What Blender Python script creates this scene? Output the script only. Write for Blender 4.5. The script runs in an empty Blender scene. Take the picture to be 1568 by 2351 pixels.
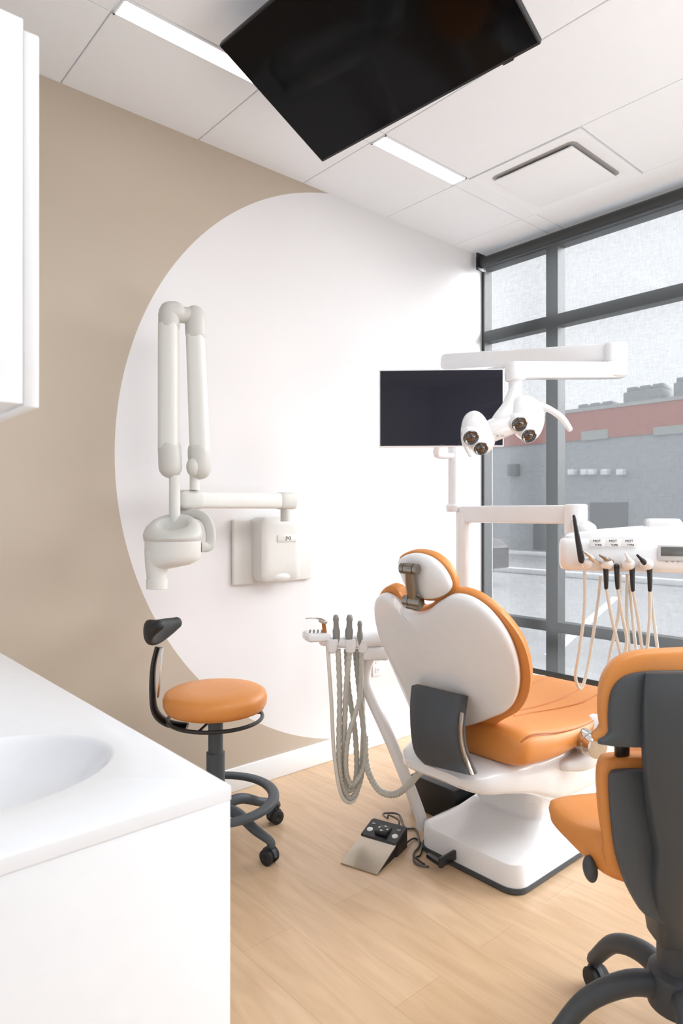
import bpy, bmesh, math, random
from mathutils import Vector as V, Matrix
random.seed(3)
S = bpy.context.scene; COL = S.collection
S.view_settings.view_transform = 'Standard'
pi = math.pi
F = 1530.0; CX = 784.0; CY = 1175.5; H0 = 1.30
A0 = math.radians(48.7)
FW = V((math.cos(A0), math.sin(A0), 0)); RT = V((math.sin(A0), -math.cos(A0), 0)); UP = V((0, 0, 1))
def L(lat, d, z): return FW*d + RT*lat + UP*z
def P(px, py, d): return L((px-CX)/F*d, d, H0-(py-CY)/F*d)
def ray(px, py): return FW + RT*((px-CX)/F) - UP*((py-CY)/F)
def onP(px, py, p0, n):
    r = ray(px, py); o = V((0, 0, H0)); return o + r*((p0-o).dot(n)/r.dot(n))
def onX(px, py, X): return onP(px, py, V((X, 0, 0)), V((1, 0, 0)))
def onY(px, py, Y): return onP(px, py, V((0, Y, 0)), V((0, 1, 0)))
def onZ(px, py, z): return onP(px, py, V((0, 0, z)), UP)
YW = 2.665; XW = 3.60; ZC = 2.967

# ------------------------------------------------------------------ materials
def lin(c):
    return tuple((x/255/12.92) if x/255 <= .04045 else ((x/255+.055)/1.055)**2.4 for x in c) + (1,)
def mat(name, col, rough=.5, metal=0, var=.02, scale=30, bump=0, bscale=200, coat=0, spec=.5):
    m = bpy.data.materials.new(name); m.use_nodes = True
    nt = m.node_tree; b = nt.nodes['Principled BSDF']
    b.inputs['Roughness'].default_value = rough; b.inputs['Metallic'].default_value = metal
    b.inputs['Specular IOR Level'].default_value = spec
    b.inputs['Coat Weight'].default_value = coat
    tc = nt.nodes.new('ShaderNodeTexCoord'); n = nt.nodes.new('ShaderNodeTexNoise')
    n.inputs['Scale'].default_value = scale; nt.links.new(tc.outputs['Object'], n.inputs['Vector'])
    mx = nt.nodes.new('ShaderNodeMix'); mx.data_type = 'RGBA'
    c = lin(col)
    mx.inputs[6].default_value = tuple(x*(1-var) for x in c[:3])+(1,)
    mx.inputs[7].default_value = tuple(min(1, x*(1+var)) for x in c[:3])+(1,)
    nt.links.new(n.outputs['Fac'], mx.inputs[0]); nt.links.new(mx.outputs[2], b.inputs['Base Color'])
    if bump:
        n2 = nt.nodes.new('ShaderNodeTexNoise'); n2.inputs['Scale'].default_value = bscale
        nt.links.new(tc.outputs['Object'], n2.inputs['Vector'])
        bp = nt.nodes.new('ShaderNodeBump'); bp.inputs['Strength'].default_value = bump; bp.inputs['Distance'].default_value = .002
        nt.links.new(n2.outputs['Fac'], bp.inputs['Height']); nt.links.new(bp.outputs['Normal'], b.inputs['Normal'])
    return m
def emit(name, col, s):
    m = bpy.data.materials.new(name); m.use_nodes = True
    b = m.node_tree.nodes['Principled BSDF']
    b.inputs['Base Color'].default_value = lin(col); b.inputs['Emission Color'].default_value = lin(col)
    b.inputs['Emission Strength'].default_value = s
    return m
M = {}
M['white_gloss'] = mat('white_gloss', (228, 230, 234), .2, coat=.2)
M['white_plastic'] = mat('white_plastic', (234, 235, 237), .18, coat=.5)
M['lam'] = mat('white_laminate', (224, 227, 232), .3)
M['xray'] = mat('warm_grey_plastic', (221, 220, 216), .36)
M['xray_d'] = mat('warm_grey_joint', (201, 200, 195), .4)
M['orange'] = mat('orange_leather', (214, 139, 68), .4, var=.04, bump=.15, bscale=500)
M['orange_d'] = mat('orange_piping', (184, 106, 44), .5)
M['char'] = mat('charcoal_plastic', (64, 69, 74), .5, bump=.1)
M['char_l'] = mat('slate_plastic', (74, 80, 85), .55, bump=.1, bscale=700)
M['black'] = mat('black_plastic', (26, 26, 28), .35)
M['black_m'] = mat('matte_black', (30, 31, 33), .6)
M['chrome'] = mat('chrome', (205, 202, 198), .15, 1)
M['bronze'] = mat('brushed_bronze', (150, 143, 135), .22, 1)
M['steel'] = mat('brushed_steel', (190, 180, 165), .3, 1, var=.06)
M['screen'] = mat('black_screen', (5, 5, 7), .08, spec=.15)
M['grey_rub'] = mat('grey_rubber', (138, 139, 136), .5)
M['hose_g'] = mat('grey_corrugated_hose', (192, 191, 183), .5)
M['hose_w'] = mat('cream_hose', (222, 219, 211), .4)
M['frame'] = mat('window_frame_grey', (44, 47, 47), .45)
M['ceil'] = mat('ceiling_tile', (236, 238, 241), .9, var=.01, bump=.2, bscale=120)
M['paint_white'] = mat('white_paint', (236, 238, 240), .6)
M['light'] = emit('light_diffuser', (255, 250, 244), 7)
M['dark_gap'] = mat('dark_recess', (165, 162, 160), .8)

def wood():
    m = bpy.data.materials.new('oak_planks'); m.use_nodes = True; nt = m.node_tree; b = nt.nodes['Principled BSDF']
    g = nt.nodes.new('ShaderNodeNewGeometry'); mp = nt.nodes.new('ShaderNodeMapping')
    mp.inputs['Rotation'].default_value = (0, 0, pi/2); nt.links.new(g.outputs['Position'], mp.inputs['Vector'])
    br = nt.nodes.new('ShaderNodeTexBrick'); br.offset = .37
    br.inputs['Scale'].default_value = 1; br.inputs['Brick Width'].default_value = 1.22; br.inputs['Row Height'].default_value = .18
    br.inputs['Mortar Size'].default_value = .0008; br.inputs['Mortar Smooth'].default_value = .5
    br.inputs['Color1'].default_value = lin((204, 173, 139)); br.inputs['Color2'].default_value = lin((214, 185, 153))
    br.inputs['Mortar'].default_value = lin((178, 144, 109)); nt.links.new(mp.outputs[0], br.inputs['Vector'])
    m2 = nt.nodes.new('ShaderNodeMapping'); m2.inputs['Scale'].default_value = (1.1, 8, 1); nt.links.new(mp.outputs[0], m2.inputs['Vector'])
    n = nt.nodes.new('ShaderNodeTexNoise'); n.inputs['Scale'].default_value = 2.0; n.inputs['Detail'].default_value = 9; n.inputs['Distortion'].default_value = 1.6
    nt.links.new(m2.outputs[0], n.inputs['Vector'])
    cr = nt.nodes.new('ShaderNodeValToRGB'); cr.color_ramp.elements[0].position = .3; cr.color_ramp.elements[1].position = .65
    cr.color_ramp.elements[0].color = (.83, .79, .74, 1); cr.color_ramp.elements[1].color = (1.03, 1.02, 1.01, 1)
    nt.links.new(n.outputs['Fac'], cr.inputs[0])
    mx = nt.nodes.new('ShaderNodeMix'); mx.data_type = 'RGBA'; mx.blend_type = 'MULTIPLY'; mx.inputs[0].default_value = .9
    nt.links.new(br.outputs['Color'], mx.inputs[6]); nt.links.new(cr.outputs[0], mx.inputs[7]); nt.links.new(mx.outputs[2], b.inputs['Base Color'])
    b.inputs['Roughness'].default_value = .34
    return m
M['wood'] = wood()

def mural():
    m = bpy.data.materials.new('beige_paint_with_white_disc'); m.use_nodes = True; nt = m.node_tree; b = nt.nodes['Principled BSDF']
    g = nt.nodes.new('ShaderNodeNewGeometry'); sp = nt.nodes.new('ShaderNodeSeparateXYZ'); nt.links.new(g.outputs['Position'], sp.inputs[0])
    def mth(op, a, bb):
        n = nt.nodes.new('ShaderNodeMath'); n.operation = op
        for i, v in enumerate((a, bb)):
            if v is None: continue
            if isinstance(v, (int, float)): n.inputs[i].default_value = v
            else: nt.links.new(v, n.inputs[i])
        return n.outputs[0]
    dx = mth('MINIMUM', mth('SUBTRACT', sp.outputs[0], 2.564), 0.0)
    dz = mth('SUBTRACT', sp.outputs[2], 1.54)
    r2 = mth('ADD', mth('MULTIPLY', dx, dx), mth('MULTIPLY', dz, dz))
    mk = mth('LESS_THAN', r2, 1.46*1.46)
    mk = mth('MAXIMUM', mk, mth('GREATER_THAN', sp.outputs[0], 2.564))
    n = nt.nodes.new('ShaderNodeTexNoise'); n.inputs['Scale'].default_value = 60; n.inputs['Detail'].default_value = 4
    mx = nt.nodes.new('ShaderNodeMix'); mx.data_type = 'RGBA'
    mx.inputs[6].default_value = lin((190, 176, 159)); mx.inputs[7].default_value = lin((231, 229, 230))
    nt.links.new(mk, mx.inputs[0]); nt.links.new(mx.outputs[2], b.inputs['Base Color'])
    bp = nt.nodes.new('ShaderNodeBump'); bp.inputs['Strength'].default_value = .05; nt.links.new(n.outputs['Fac'], bp.inputs['Height'])
    nt.links.new(bp.outputs[0], b.inputs['Normal'])
    b.inputs['Roughness'].default_value = .55
    return m
M['mural'] = mural()

def blindmat():
    m = bpy.data.materials.new('grey_screen_mesh'); m.use_nodes = True; nt = m.node_tree
    nt.nodes.clear(); out = nt.nodes.new('ShaderNodeOutputMaterial')
    tr = nt.nodes.new('ShaderNodeBsdfTransparent'); df = nt.nodes.new('ShaderNodeBsdfDiffuse'); tl = nt.nodes.new('ShaderNodeBsdfTranslucent')
    df.inputs[0].default_value = lin((86, 88, 89)); tl.inputs[0].default_value = lin((78, 80, 81))
    ad = nt.nodes.new('ShaderNodeMixShader'); ad.inputs[0].default_value = .5
    nt.links.new(df.outputs[0], ad.inputs[1]); nt.links.new(tl.outputs[0], ad.inputs[2])
    g = nt.nodes.new('ShaderNodeNewGeometry')
    vals = []
    for sc in ((1, 30, 420), (1, 420, 30)):
        mp = nt.nodes.new('ShaderNodeMapping'); mp.inputs['Scale'].default_value = sc; nt.links.new(g.outputs['Position'], mp.inputs[0])
        n = nt.nodes.new('ShaderNodeTexNoise'); n.inputs['Scale'].default_value = 1.0; n.inputs['Detail'].default_value = 0
        nt.links.new(mp.outputs[0], n.inputs['Vector']); vals.append(n.outputs['Fac'])
    a = nt.nodes.new('ShaderNodeMath'); a.operation = 'ADD'; nt.links.new(vals[0], a.inputs[0]); nt.links.new(vals[1], a.inputs[1])
    mr = nt.nodes.new('ShaderNodeMapRange'); mr.inputs['From Min'].default_value = .6; mr.inputs['From Max'].default_value = 1.4
    mr.inputs['To Min'].default_value = .285; mr.inputs['To Max'].default_value = .345; nt.links.new(a.outputs[0], mr.inputs[0])
    mx = nt.nodes.new('ShaderNodeMixShader'); nt.links.new(mr.outputs[0], mx.inputs[0])
    nt.links.new(ad.outputs[0], mx.inputs[1]); nt.links.new(tr.outputs[0], mx.inputs[2]); nt.links.new(mx.outputs[0], out.inputs[0])
    return m
M['blind'] = blindmat()
def glassmat():
    m = bpy.data.materials.new('clear_glass'); m.use_nodes = True; nt = m.node_tree
    nt.nodes.clear(); out = nt.nodes.new('ShaderNodeOutputMaterial')
    tr = nt.nodes.new('ShaderNodeBsdfTransparent'); gl = nt.nodes.new('ShaderNodeBsdfGlossy'); gl.inputs['Roughness'].default_value = .02
    mx = nt.nodes.new('ShaderNodeMixShader'); mx.inputs[0].default_value = .04
    nt.links.new(tr.outputs[0], mx.inputs[1]); nt.links.new(gl.outputs[0], mx.inputs[2]); nt.links.new(mx.outputs[0], out.inputs[0])
    return m
M['glass'] = glassmat()

# ------------------------------------------------------------------ object helpers
W = {}
def wloc(o): return W.get(o, V((0, 0, 0)))
def obj(name, bm, m, parent=None, sharp=35, label=None, recalc=True):
    if recalc: bmesh.ops.recalc_face_normals(bm, faces=bm.faces[:])
    me = bpy.data.meshes.new(name)
    if parent is None:
        vs = [v.co for v in bm.verts]
        loc = V(((min(v.x for v in vs)+max(v.x for v in vs))/2, (min(v.y for v in vs)+max(v.y for v in vs))/2, min(v.z for v in vs)))
    else: loc = wloc(parent)
    bm.transform(Matrix.Translation(-loc)); bm.to_mesh(me); bm.free()
    me.materials.append(m)
    me.shade_smooth(); me.set_sharp_from_angle(angle=math.radians(sharp))
    o = bpy.data.objects.new(name, me); COL.objects.link(o); W[o] = loc
    if parent is None: o.location = loc
    else: o.parent = parent
    if label: o['label'] = label
    return o
def thing(name, label, cat, loc, group=None):
    o = bpy.data.objects.new(name, None); COL.objects.link(o); o.location = loc; W[o] = V(loc)
    o.empty_display_size = .1
    o['label'] = label; o['category'] = cat
    if group: o['group'] = group
    return o
def struct(name, bm, m, parent=None, **k):
    o = obj(name, bm, m, parent, **k)
    if parent is None: o['kind'] = 'structure'
    return o
def B(): return bmesh.new()
def box(bm, lo, hi, bev=0, rot=None, c=None, seg=2):
    lo = V(lo); hi = V(hi)
    mtx = Matrix.Translation((lo+hi)/2) @ Matrix.Diagonal((*(hi-lo), 1))
    if rot is not None: mtx = Matrix.Translation(c) @ rot.to_4x4() @ mtx
    r = bmesh.ops.create_cube(bm, size=1, matrix=mtx)
    if bev:
        es = list({e for v in r['verts'] for e in v.link_edges})
        bmesh.ops.bevel(bm, geom=es, offset=bev, segments=seg, profile=.5, affect='EDGES', clamp_overlap=True)
    return bm
def frame3(x, y, z): return Matrix((x, y, z)).transposed()
def catmull(pts, n, closed=False):
    out = []; N = len(pts); rng = range(N if closed else N-1)
    g = (lambda i: pts[i % N]) if closed else (lambda i: pts[max(0, min(N-1, i))])
    for i in rng:
        p0, p1, p2, p3 = g(i-1), g(i), g(i+1), g(i+2)
        for k in range(n):
            t = k/n
            out.append(tuple(.5*((2*b)+(-a+c)*t+(2*a-5*b+4*c-d)*t*t+(-a+3*b-3*c+d)*t**3) for a, b, c, d in zip(p0, p1, p2, p3)))
    if not closed: out.append(tuple(pts[-1]))
    return out
def loft(bm, rings, caps=True):
    R = [[bm.verts.new(p) for p in r] for r in rings]
    n = len(R[0])
    for a, b in zip(R, R[1:]):
        for i in range(n): bm.faces.new((a[i], a[(i+1) % n], b[(i+1) % n], b[i]))
    if caps: bm.faces.new(R[0]); bm.faces.new(R[-1])
    return bm
def tube(bm, pts, r, seg=12, sm=0, up=None, cap='flat', e=2.0, closed=False):
    rr = r if isinstance(r, list) else [r]*len(pts)
    rr = [(x, x) if isinstance(x, (int, float)) else x for x in rr]
    data = [tuple(p)+tuple(q) for p, q in zip(pts, rr)]
    if sm: data = catmull(data, sm, closed)
    ps = [V(d[:3]) for d in data]; rs = [d[3:] for d in data]; N = len(ps)
    rings = []; prev = None
    for i in range(N):
        if closed: t = ps[(i+1) % N]-ps[i-1]
        else: t = ps[min(N-1, i+1)]-ps[max(0, i-1)]
        t.normalize()
        if up is not None:
            s = t.cross(V(up)); s.normalize(); n = s.cross(t)
        else:
            if prev is None:
                h = UP if abs(t.z) < .9 else V((1, 0, 0))
                s = t.cross(h)
            else: s = prev - t*prev.dot(t)
            s.normalize(); prev = s.copy(); n = s.cross(t)
        rings.append((ps[i], s, n, rs[i], t))
    def sec(c, s, n, ra, rb):
        o = []
        for k in range(seg):
            a = 2*pi*k/seg; ca, sa = math.cos(a), math.sin(a)
            x = math.copysign(abs(ca)**(2/e), ca)*ra; y = math.copysign(abs(sa)**(2/e), sa)*rb
            o.append(c+s*x+n*y)
        return o
    out = []
    if cap == 'round' and not closed:
        c, s, n, q, t = rings[0]; h = min(q)
        for k in range(4, 0, -1):
            a = k/4*pi/2*.97; out.append(sec(c-t*h*math.sin(a), s, n, q[0]*math.cos(a), q[1]*math.cos(a)))
    for c, s, n, q, t in rings: out.append(sec(c, s, n, q[0], q[1]))
    if cap == 'round' and not closed:
        c, s, n, q, t = rings[-1]; h = min(q)
        for k in range(1, 5):
            a = k/4*pi/2*.97; out.append(sec(c+t*h*math.sin(a), s, n, q[0]*math.cos(a), q[1]*math.cos(a)))
    if closed:
        Rv = [[bm.verts.new(p) for p in r_] for r_ in out]
        for i in range(len(Rv)):
            a, b = Rv[i], Rv[(i+1) % len(Rv)]
            for k in range(seg): bm.faces.new((a[k], a[(k+1) % seg], b[(k+1) % seg], b[k]))
    else: loft(bm, out)
    return bm
def lathe(bm, prof, c, axis=(0, 0, 1), seg=32):
    ax = V(axis).normalized(); h = V((1, 0, 0)) if abs(ax.x) < .9 else UP
    s = ax.cross(h).normalized(); n = ax.cross(s); c = V(c)
    rings = [[c+ax*z+(s*math.cos(2*pi*k/seg)+n*math.sin(2*pi*k/seg))*max(r, 1e-4) for k in range(seg)] for r, z in prof]
    return loft(bm, rings)
def pillow(bm, out, n, front, back, p=2.5, rings=(1, .985, .95, .88, .75, .55, .3), sm=4, cen=None, shift=V((0, 0, 0)), warp=None):
    o = [V(q) for q in (catmull([tuple(v) for v in out], sm, True) if sm else out)]
    o = [q+shift for q in o]
    c = (sum(o, V((0, 0, 0)))/len(o)) if cen is None else cen
    base = [bm.verts.new(q) for q in o]; N = len(o)
    for sgn, amp in ((1, front), (-1, back)):
        prev = base
        for s in rings[1:]:
            off = n*(sgn*amp*(1-s**p)**(1/p))
            cur = [bm.verts.new(c+(q-c)*s+off) for q in o]
            for i in range(N): bm.faces.new((prev[i], prev[(i+1) % N], cur[(i+1) % N], cur[i]))
            prev = cur
        cv = bm.verts.new(c+n*(sgn*amp))
        for i in range(N): bm.faces.new((prev[i], prev[(i+1) % N], cv))
    if warp:
        for v in bm.verts: v.co = warp(v.co.copy())
    return bm
def prism(bm, pts, vec):
    a = [bm.verts.new(p) for p in pts]; b = [bm.verts.new(V(p)+V(vec)) for p in pts]; n = len(a)
    bm.faces.new(a); bm.faces.new(b)
    for i in range(n): bm.faces.new((a[i], a[(i+1) % n], b[(i+1) % n], b[i]))
    return bm
def ell(bm, c, x, y, z, seg=24, rg=12, e=2.0):
    rings = []
    for j in range(rg+1):
        th = -pi/2*.985+pi*.985*j/rg
        ct = math.cos(th); st = math.sin(th)
        ct = abs(ct)**(2/e); st = math.copysign(abs(st)**(2/e), st)
        r = []
        for k in range(seg):
            a = 2*pi*k/seg; ca, sa = math.cos(a), math.sin(a)
            r.append(V(c)+x*(ct*math.copysign(abs(ca)**(2/e), ca))+y*(ct*math.copysign(abs(sa)**(2/e), sa))+z*st)
        rings.append(r)
    return loft(bm, rings)
def rrect(x0, x1, y0, y1, r, n=5):
    o = []
    for cx, cy, a0 in ((x1-r, y1-r, 0), (x0+r, y1-r, 90), (x0+r, y0+r, 180), (x1-r, y0+r, 270)):
        for k in range(n+1):
            a = math.radians(a0+90*k/n); o.append((cx+r*math.cos(a), cy+r*math.sin(a)))
    return o
def text(name, s, size, pos, xd, yd, m, parent):
    cu = bpy.data.curves.new('t', 'FONT'); cu.body = s; cu.size = size; cu.align_x = 'CENTER'; cu.align_y = 'CENTER'; cu.extrude = .0003
    o = bpy.data.objects.new('t', cu); COL.objects.link(o)
    bpy.context.view_layer.update()
    me = bpy.data.meshes.new_from_object(o.evaluated_get(bpy.context.evaluated_depsgraph_get()))
    bpy.data.objects.remove(o)
    bm = B(); bm.from_mesh(me); zd = xd.cross(yd)
    bm.transform(Matrix.Translation(pos) @ frame3(xd, yd, zd).to_4x4())
    return obj(name, bm, m, parent)

# ------------------------------------------------------------------ room shell
bm = B(); box(bm, (-1.7, -2.8, -.05), (XW+.08, YW+.1, 0)); struct('floor', bm, M['wood'])
bm = B(); box(bm, (-.22, YW, 0), (XW+.08, YW+.1, 3.05)); struct('wall_back', bm, M['mural'])
bm = B(); box(bm, (-.22, .70, 0), (-.12, YW, 3.05)); box(bm, (-1.7, .70, 0), (-.22, .8, 3.05)); box(bm, (-1.7, -2.7, 0), (-1.6, .7, 3.05)); struct('wall_left', bm, M['paint_white'])
bm = B(); box(bm, (-1.7, -2.8, 0), (XW+.08, -2.7, 3.05)); struct('wall_front', bm, M['paint_white'])
bm = B(); box(bm, (-.12, YW-.014, 0), (XW-.05, YW, .11), .004); struct('baseboard_back', bm, M['paint_white'])
bm = B(); box(bm, (XW-.03, -2.7, 0), (XW+.05, YW, .10)); box(bm, (XW-.03, -2.7, 2.93), (XW+.05, YW, 3.05)); struct('wall_right', bm, M['paint_white'])
XL = [-1.6, -.91, -.31, .29, .89, 1.49, 2.085, 2.68, 3.28, XW+.02]
bm = B(); box(bm, (-1.6, -2.7, ZC+.007), (XW+.08, YW, ZC+.05))
LY0, LY1 = 2.085, 2.178
def tile(x0, x1, y0, y1):
    box(bm, (x0+.0022, y0+.0022, ZC), (x1-.0022, y1-.0022, ZC+.009), .002, seg=1)
for i in range(len(XL)-1):
    x0, x1 = XL[i], XL[i+1]
    tile(x0, x1, LY1, YW+.01)
    if i not in (4, 6): tile(x0, x1, LY0, LY1)
    ys = [LY0, .88, -.32, -1.52, -2.7]
    if i == 7: ys = [1.485, .88, -.32, -1.52, -2.7]
    for j in range(len(ys)-1): tile(x0, x1, ys[j+1], ys[j])
struct('ceiling', bm, M['ceil'])
for n_, (x0, x1, lab) in enumerate(((.895, 1.485, 'long white recessed ceiling light at the wall end, left of the television'), (2.09, 2.665, 'short bright recessed ceiling light between television and square air vent'))):
    t = thing('ceiling_light', lab, 'ceiling light', ((x0+x1)/2, (LY0+LY1)/2, ZC-.003), 'recessed linear ceiling lights')
    bm = B(); box(bm, (x0+.004, LY0+.006, ZC-.001), (x1-.004, LY1-.006, ZC+.006)); obj('diffuser', bm, M['light'], t)
    bm = B()
    for q in (((x0, LY0), (x1, LY0+.008)), ((x0, LY1-.008), (x1, LY1)), ((x0, LY0), (x0+.006, LY1)), ((x1-.006, LY0), (x1, LY1))):
        box(bm, (*q[0], ZC-.004), (*q[1], ZC+.006))
    obj('frame', bm, M['paint_white'], t)
t = thing('air_vent', 'square white ceiling air vent with a flat drop panel', 'air vent', (2.98, 1.785, ZC-.02))
x0, x1, y0, y1 = 2.683, 3.277, 1.488, 2.082
bm = B()
a = rrect(x0, x1, y0, y1, .004, 2); b_ = rrect(x0+.05, x1-.05, y0+.05, y1-.05, .03, 2); c_ = rrect(x0+.075, x1-.075, y0+.075, y1-.075, .03, 2)
loft(bm, [[V((*q, ZC+.006)) for q in a], [V((*q, ZC-.005)) for q in a], [V((*q, ZC-.005)) for q in b_], [V((*q, ZC+.004)) for q in c_]], caps=False)
obj('frame', bm, M['ceil'], t, recalc=False)
bm = B(); box(bm, (x0+.07, y0+.07, ZC+.002), (x1-.07, y1-.07, ZC+.006)); obj('recess', bm, M['dark_gap'], t)
bm = B(); box(bm, (x0+.086, y0+.086, ZC-.020), (x1-.086, y1-.086, ZC-.010), .004); obj('panel', bm, M['ceil'], t)
for sx in (-1, 1):
    for sy in (-1, 1):
        bm = B(); box(bm, (2.98+sx*.19-.006, 1.785+sy*.19-.006, ZC-.011), (2.98+sx*.19+.006, 1.785+sy*.19+.006, ZC+.003)); obj('bracket', bm, M['dark_gap'], t)

# window
fr = B(); X0, X1 = XW-.04, XW+.05
MY = [(2.645, YW), (2.118, 2.196), (.86, .94), (-.40, -.32), (-1.66, -1.58), (-2.7, -2.65)]
for y0, y1 in MY: box(fr, (X0, y0, .10), (X1, y1, 2.93), .004, seg=1)
for z0, z1 in ((.10, .16), (.585, .645), (2.405, 2.475), (2.88, 2.93)): box(fr, (X0+.005, -2.69, z0), (X1-.005, YW-.002, z1), .004, seg=1)
w = struct('window_1', fr, M['frame'])
bm = B(); box(bm, (XW+.0, -2.68, .12), (XW+.006, YW-.01, 2.9)); obj('glass', bm, M['glass'], w)
XB = 3.46
t = thing('roller_blind', 'grey mesh roller blind pulled down over the tall window', 'blind', (XB, 0.2, .36))
bm = B(); bm.faces.new([bm.verts.new(p) for p in ((XB, -2.6, .37), (XB, 2.575, .37), (XB, 2.575, 2.87), (XB, -2.6, 2.87))]); obj('fabric', bm, M['blind'], t)
bm = B(); tube(bm, [(XB+.02, -2.6, 2.888), (XB+.02, 2.60, 2.888)], .033, 20); obj('roller', bm, M['frame'], t)
bm = B(); tube(bm, [(XB, -2.6, .36), (XB, 2.575, .36)], (.008, .016), 12, up=(0, 0, 1), e=3); obj('bottom_bar', bm, M['frame'], t)
bm = B(); box(bm, (XB-.03, 2.602, 2.835), (XB+.06, 2.612, 2.945), .003); box(bm, (XB-.01, 2.60, 2.86), (XB+.02, 2.63, 2.93), .003); obj('bracket', bm, M['black'], t)

# outlet
o0 = onY(865, 1527, YW)
t = thing('wall_outlet', 'white double electrical outlet low on the white wall', 'outlet', (o0.x, YW, o0.z-.06))
bm = B(); box(bm, (o0.x-.037, YW-.007, o0.z-.06), (o0.x+.037, YW-.0003, o0.z+.06), .003); obj('plate', bm, M['paint_white'], t)
for s in (-1, 1):
    bm = B(); box(bm, (o0.x-.018, YW-.010, o0.z+s*.026-.017), (o0.x+.018, YW-.005, o0.z+s*.026+.017), .004); k = obj('socket', bm, M['white_plastic'], t)
    for q in (-.007, .005):
        bm = B(); box(bm, (o0.x+q, YW-.0106, o0.z+s*.026-.004), (o0.x+q+.002, YW-.009, o0.z+s*.026+.008)); obj('slot', bm, M['black'], k)

# ------------------------------------------------------------------ outside
gm = mat('asphalt', (168, 170, 172), .9, var=.1, scale=3)
bm = B(); box(bm, (XW+.1, -40, -.25), (60, 60, -.15)); g = struct('ground', bm, gm)
for i in range(7):
    bm = B(); y = -2+i*2.8; prism(bm, [V((6.0, y, -.148)), V((6.0, y+.12, -.148)), V((11, y+1.9, -.148)), V((11, y+1.78, -.148))], (0, 0, .003))
    obj('parking_line', bm, M['paint_white'], g)
for x_ in (13.5, 19.5):
    bm = B(); box(bm, (x_, -20, -.15), (x_+.25, 40, -.03), .02); obj('kerb', bm, M['paint_white'], g)
bx = 22.0
bt = thing('commercial_building', 'long low grey building with red upper band and rooftop units outside', 'building', (bx+4, 6, -.15))
bm = B(); box(bm, (bx, -8, -.15), (bx+9, 34, 3.85)); obj('wall', bm, mat('grey_render', (158, 163, 168), .8), bt)
bm = B(); box(bm, (bx-.06, -8, 3.85), (bx+9, 34, 4.85)); rb = obj('upper_band', bm, mat('red_brick_band', (172, 106, 94), .8), bt)
bm = B(); box(bm, (bx-.1, -8, 4.85), (bx+9, 34, 4.97)); obj('coping', bm, mat('coping_grey', (170, 170, 170), .7), bt)
dkw = mat('dark_window', (82, 88, 92), .3); grw = mat('grey_green_panel', (158, 164, 160), .5)
for (a_, b2, c2, d2) in ((1335, 985, 1396, 1012), (1500, 972, 1600, 1000)):
    q0 = onX(a_, d2, bx-.07); q1 = onX(c2, b2, bx-.07)
    bm = B(); box(bm, (bx-.09, min(q0.y, q1.y), q0.z), (bx-.05, max(q0.y, q1.y), q1.z)); obj('panel', bm, grw, bt)
for (a_, b2, c2, d2) in ((1355, 1153, 1441, 1262), (1225, 1160, 1262, 1262)):
    q0 = onX(a_, d2, bx-.02); q1 = onX(c2, b2, bx-.02)
    bm = B(); box(bm, (bx-.05, min(q0.y, q1.y), max(q0.z, -.1)), (bx+.01, max(q0.y, q1.y), q1.z)); obj('doorway', bm, dkw, bt)
for px in (1316, 1345, 1362, 1392, 1428):
    q = onX(px, 1084, bx-.1); bm = B(); box(bm, (bx-.3, q.y-.12, q.z-.1), (bx+.0, q.y+.12, q.z+.1), .03); obj('vent', bm, M['paint_white'], bt)
q = onX(1181, 1078, bx-.1); bm = B(); box(bm, (bx-.3, q.y-.2, q.z-.25), (bx, q.y+.2, q.z+.2), .03); obj('wall_lamp', bm, dkw, bt)
rum = mat('roof_unit_grey', (140, 144, 148), .7)
for i, (a_, c2, zt) in enumerate(((1318, 1402, 5.3), (1430, 1520, 5.7), (1545, 1640, 5.8))):
    q0 = onX(a_, 930, bx+2); q1 = onX(c2, 930, bx+2)
    bm = B(); box(bm, (bx+2, q1.y, 4.97), (bx+3.4, q0.y, zt), .05); ru = obj('rooftop_unit', bm, rum, bt)
    for k in range(3):
        bm = B(); yy = q1.y+(q0.y-q1.y)*(k+.5)/3; box(bm, (bx+2.2, yy-.2, zt), (bx+3, yy+.2, zt+.2), .04); obj('fan_cowl', bm, rum, ru)
def car(c, ang, label):
    t = thing('car', label, 'car', (c.x, c.y, -.15))
    R = Matrix.Rotation(ang, 4, 'Z'); T = Matrix.Translation((c.x, c.y, -.15))
    bm = B()
    prof = [(-2.2, .35), (-2.2, .75), (-2.0, .9), (-1.5, .95), (-.9, 1.42), (.7, 1.45), (1.5, .98), (2.1, .85), (2.25, .6), (2.2, .3)]
    loft(bm, [[V((x*(.98 if abs(y) > .8 else 1), y, z if z < 1 or abs(y) < .8 else z-.05)) for x, z in prof] for y in (-.88, -.7, .7, .88)])
    bm.transform(T@R); obj('body', bm, mat('dark_car_paint', (48, 44, 46), .25, coat=.5), t)
    for s in (-1, 1):
        bm = B(); prism(bm, [V((-1.35, s*.885, .97)), V((-.85, s*.885, 1.3)), V((.6, s*.885, 1.33)), V((1.2, s*.885, .97))], (0, .01*s, 0))
        bm.transform(T@R); obj('side_window', bm, dkw, t)
    for x in (-1.4, 1.4):
        for s in (-1, 1):
            bm = B(); lathe(bm, [(.1, -.1), (.33, -.1), (.34, 0), (.33, .1), (.1, .1)], (x, s*.82, .33), (0, 1, 0), 24); bm.transform(T@R)
            obj('wheel', bm, M['black_m'], t)
car(V((10.6, 10.0, 0)), math.radians(84), 'dark parked car outside the left end of the window')

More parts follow.
